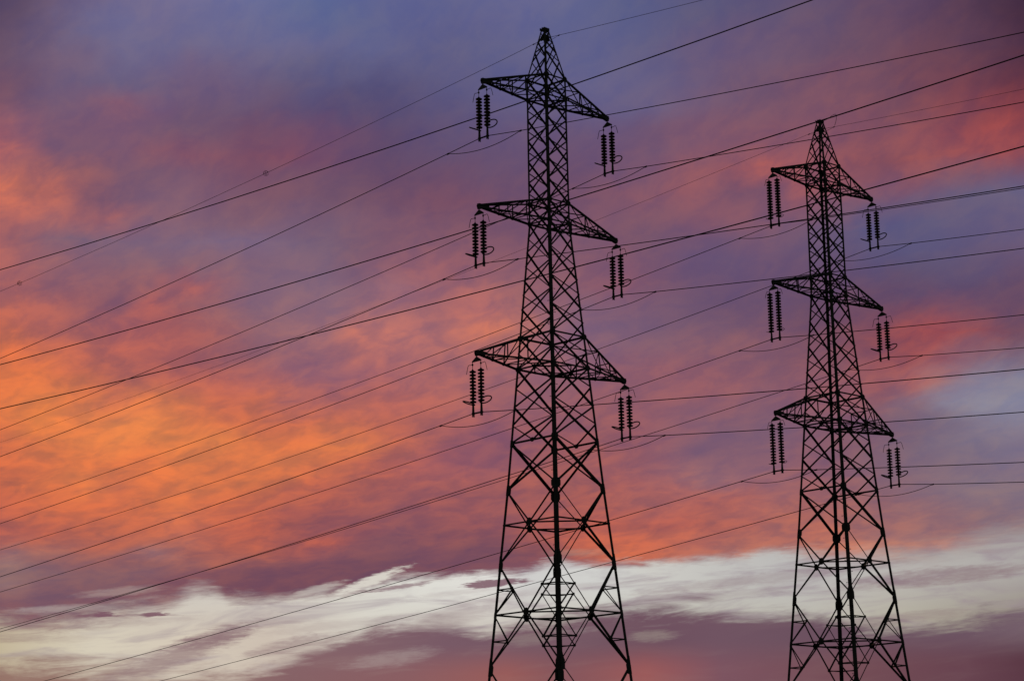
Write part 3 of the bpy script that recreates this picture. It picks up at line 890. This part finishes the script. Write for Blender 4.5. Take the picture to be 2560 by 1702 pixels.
for key, (z0, fa, ne_) in WIRE_FITS.items():
    t_ = int(key[0]) - 1
    tn = ('larger pylon', 'smaller pylon')[t_]
    earth = key[1] == 'E'
    if earth:
        lx, zc, clamp = 0.0, 41.48 + Z0, 0.1
        r = 0.0115 if t_ == 0 else 0.0095
    else:
        lvl = int(key[2]) - 1
        sx = -1 if key[1] == 'L' else 1
        small = key in ('2L1', '2L2', '2L3')
        lx, zc, clamp = sx * ARM_X[lvl], ARM_Z[lvl] + Z0 - (3.20 if small else 2.94), 0.30
        r = 0.0205

    def zat(y):
        co = fa if y > 0 else ne_
        s_ = abs(y)
        if s_ <= clamp:
            return zc
        z_ = zc + co[0] + co[1] * s_ + co[2] * s_ * s_
        s1 = 2.6
        if s_ < s1:
            z1 = zc + co[0] + co[1] * s1 + co[2] * s1 * s1 + (0.03 if not earth else 0.0)
            z_ = zc + (z1 - zc) * (s_ - clamp) / (s1 - clamp)
        return z_
    ys = [-70, -60, -50, -42, -35, -29, -24, -19, -15, -11.5, -8.5, -6, -4, -2.6, -clamp, clamp, 2.6, 4, 6, 9, 13, 18, 24, 31, 39, 48, 58, 70, 84, 100, 118, 138]
    mid = lx
    pts = [(0, y, zat(y) - zc) for y in ys]
    o = cable_obj('earth_wire' if earth else 'conductor_cable', towerm(t_) @ Matrix.Translation((lx, 0, zc)), pts, r)
    if earth:
        tag(o, 'thin earth wire running over the peak of the %s' % tn, 'cable', 'thin earth wires over the pylon peaks')
    else:
        tag(o, 'conductor cable held by the insulators of the %s %s arm of the %s' % (LVN[lvl], 'left' if sx < 0 else 'right', tn), 'cable', 'conductor cables carried by the two pylons')
    # damper loop slung under the clamp
    ya, yb = (2.62, -2.62) if not earth else ((0.85, -1.0))
    za, zb_ = zat(ya) - zc, zat(yb) - zc
    low = -0.60 if not earth else -0.20
    pl = []
    for j in range(25):
        q = j / 24
        y = ya + (yb - ya) * q
        base = za + (zb_ - za) * q
        pl.append((0, y, base + (low - (za + zb_) / 2) * (1 - (2 * q - 1) ** 2)))
    bm = BM()
    tube(bm, pl, 0.0175 if not earth else 0.009, 6)
    link('damper_loop', bm, M_WIRE, o, True)
    for yy, zz in ((ya, za), (yb, zb_)):
        bm = BM()
        k = 1.0 if not earth else 0.7
        box(bm, (0, yy, zz - 0.01), (0.025 * k, 0, 0), (0, 0.07 * k, -0.008), (0, 0, 0.035 * k))
        link('loop_clamp', bm, M_FITTING, o)

for nm, lx, (c0, c1, c2) in NEAR_LINE:
    yc = -20.0
    zc = c0 + c1 * yc + c2 * yc * yc + Z0
    pts = [(0, y - yc, c0 + c1 * y + c2 * y * y + Z0 - zc) for y in range(-110, 81, 5)]
    o = cable_obj('conductor_cable', towerm(0) @ Matrix.Translation((lx, yc, zc)), pts, 0.0205, 8)
    pos = {'top': 'topmost of the three thick cables crossing in front of the pylons without touching them',
           'middle': 'middle one of the three thick cables crossing in front of the pylons without touching them',
           'lowest': 'lowest of the three thick cables crossing in front of the pylons without touching them'}[nm]
    tag(o, pos, 'cable', 'thick cables of a nearer line passing in front')

# ---------------------------------------------------------------- bird flight diverters on the near earth wire
z0e, fae, _ = WIRE_FITS['1E']
for i, (y, lab) in enumerate(((23.3, 'small ring shaped bird marker on the thin earth wire, nearer the larger pylon'),
                              (49.8, 'small ring shaped bird marker on the thin earth wire at the far left edge'))):
    root = empty('bird_diverter')
    z = 41.48 + Z0 + fae[0] + fae[1] * y + fae[2] * y * y
    root.matrix_world = towerm(0) @ Matrix.Translation((0, y, z))
    bm = BM()
    pts = []
    for j in range(72):
        q = j / 71
        th = 2 * math.pi * 2.5 * q
        R = 0.155 * (0.25 + 0.75 * math.sin(math.pi * q) ** 0.5) if 0.02 < q < 0.98 else 0.02
        pts.append((R * math.cos(th), (q - 0.5) * 0.30, R * math.sin(th)))
    tube(bm, pts, 0.010, 6)
    link('spiral_ring', bm, M_FITTING, root, True)
    bm = BM()
    tube(bm, [(0, -0.24, 0.24 * 0.09), (0, 0.24, -0.24 * 0.09)], 0.013, 8)
    link('grip_sleeve', bm, M_FITTING, root, True)
    tag(root, lab, 'bird marker', 'bird markers on the earth wire')

# ---------------------------------------------------------------- ground
bm = BM()
rings = [0, 15, 40, 80, 130, 200, 320, 520, 850, 1400, 2400, 4000]
prev = None
for R in rings:
    if R == 0:
        cur = [bm.verts.new((0, 0, 0))]
    else:
        cur = []
        for j in range(48):
            th = 2 * math.pi * j / 48
            cur.append(bm.verts.new((R * math.cos(th), R * math.sin(th), 0.0 if R < 300 else 0.4 * math.sin(th * 3 + R))))
    if prev is not None:
        n = len(cur)
        for j in range(n):
            if len(prev) == 1:
                bm.faces.new((prev[0], cur[j], cur[(j + 1) % n]))
            else:
                bm.faces.new((prev[j], cur[j], cur[(j + 1) % n], prev[(j + 1) % n]))
    prev = cur
ground = link('ground', bm, M_FIELD)
tag(ground, kind='structure')
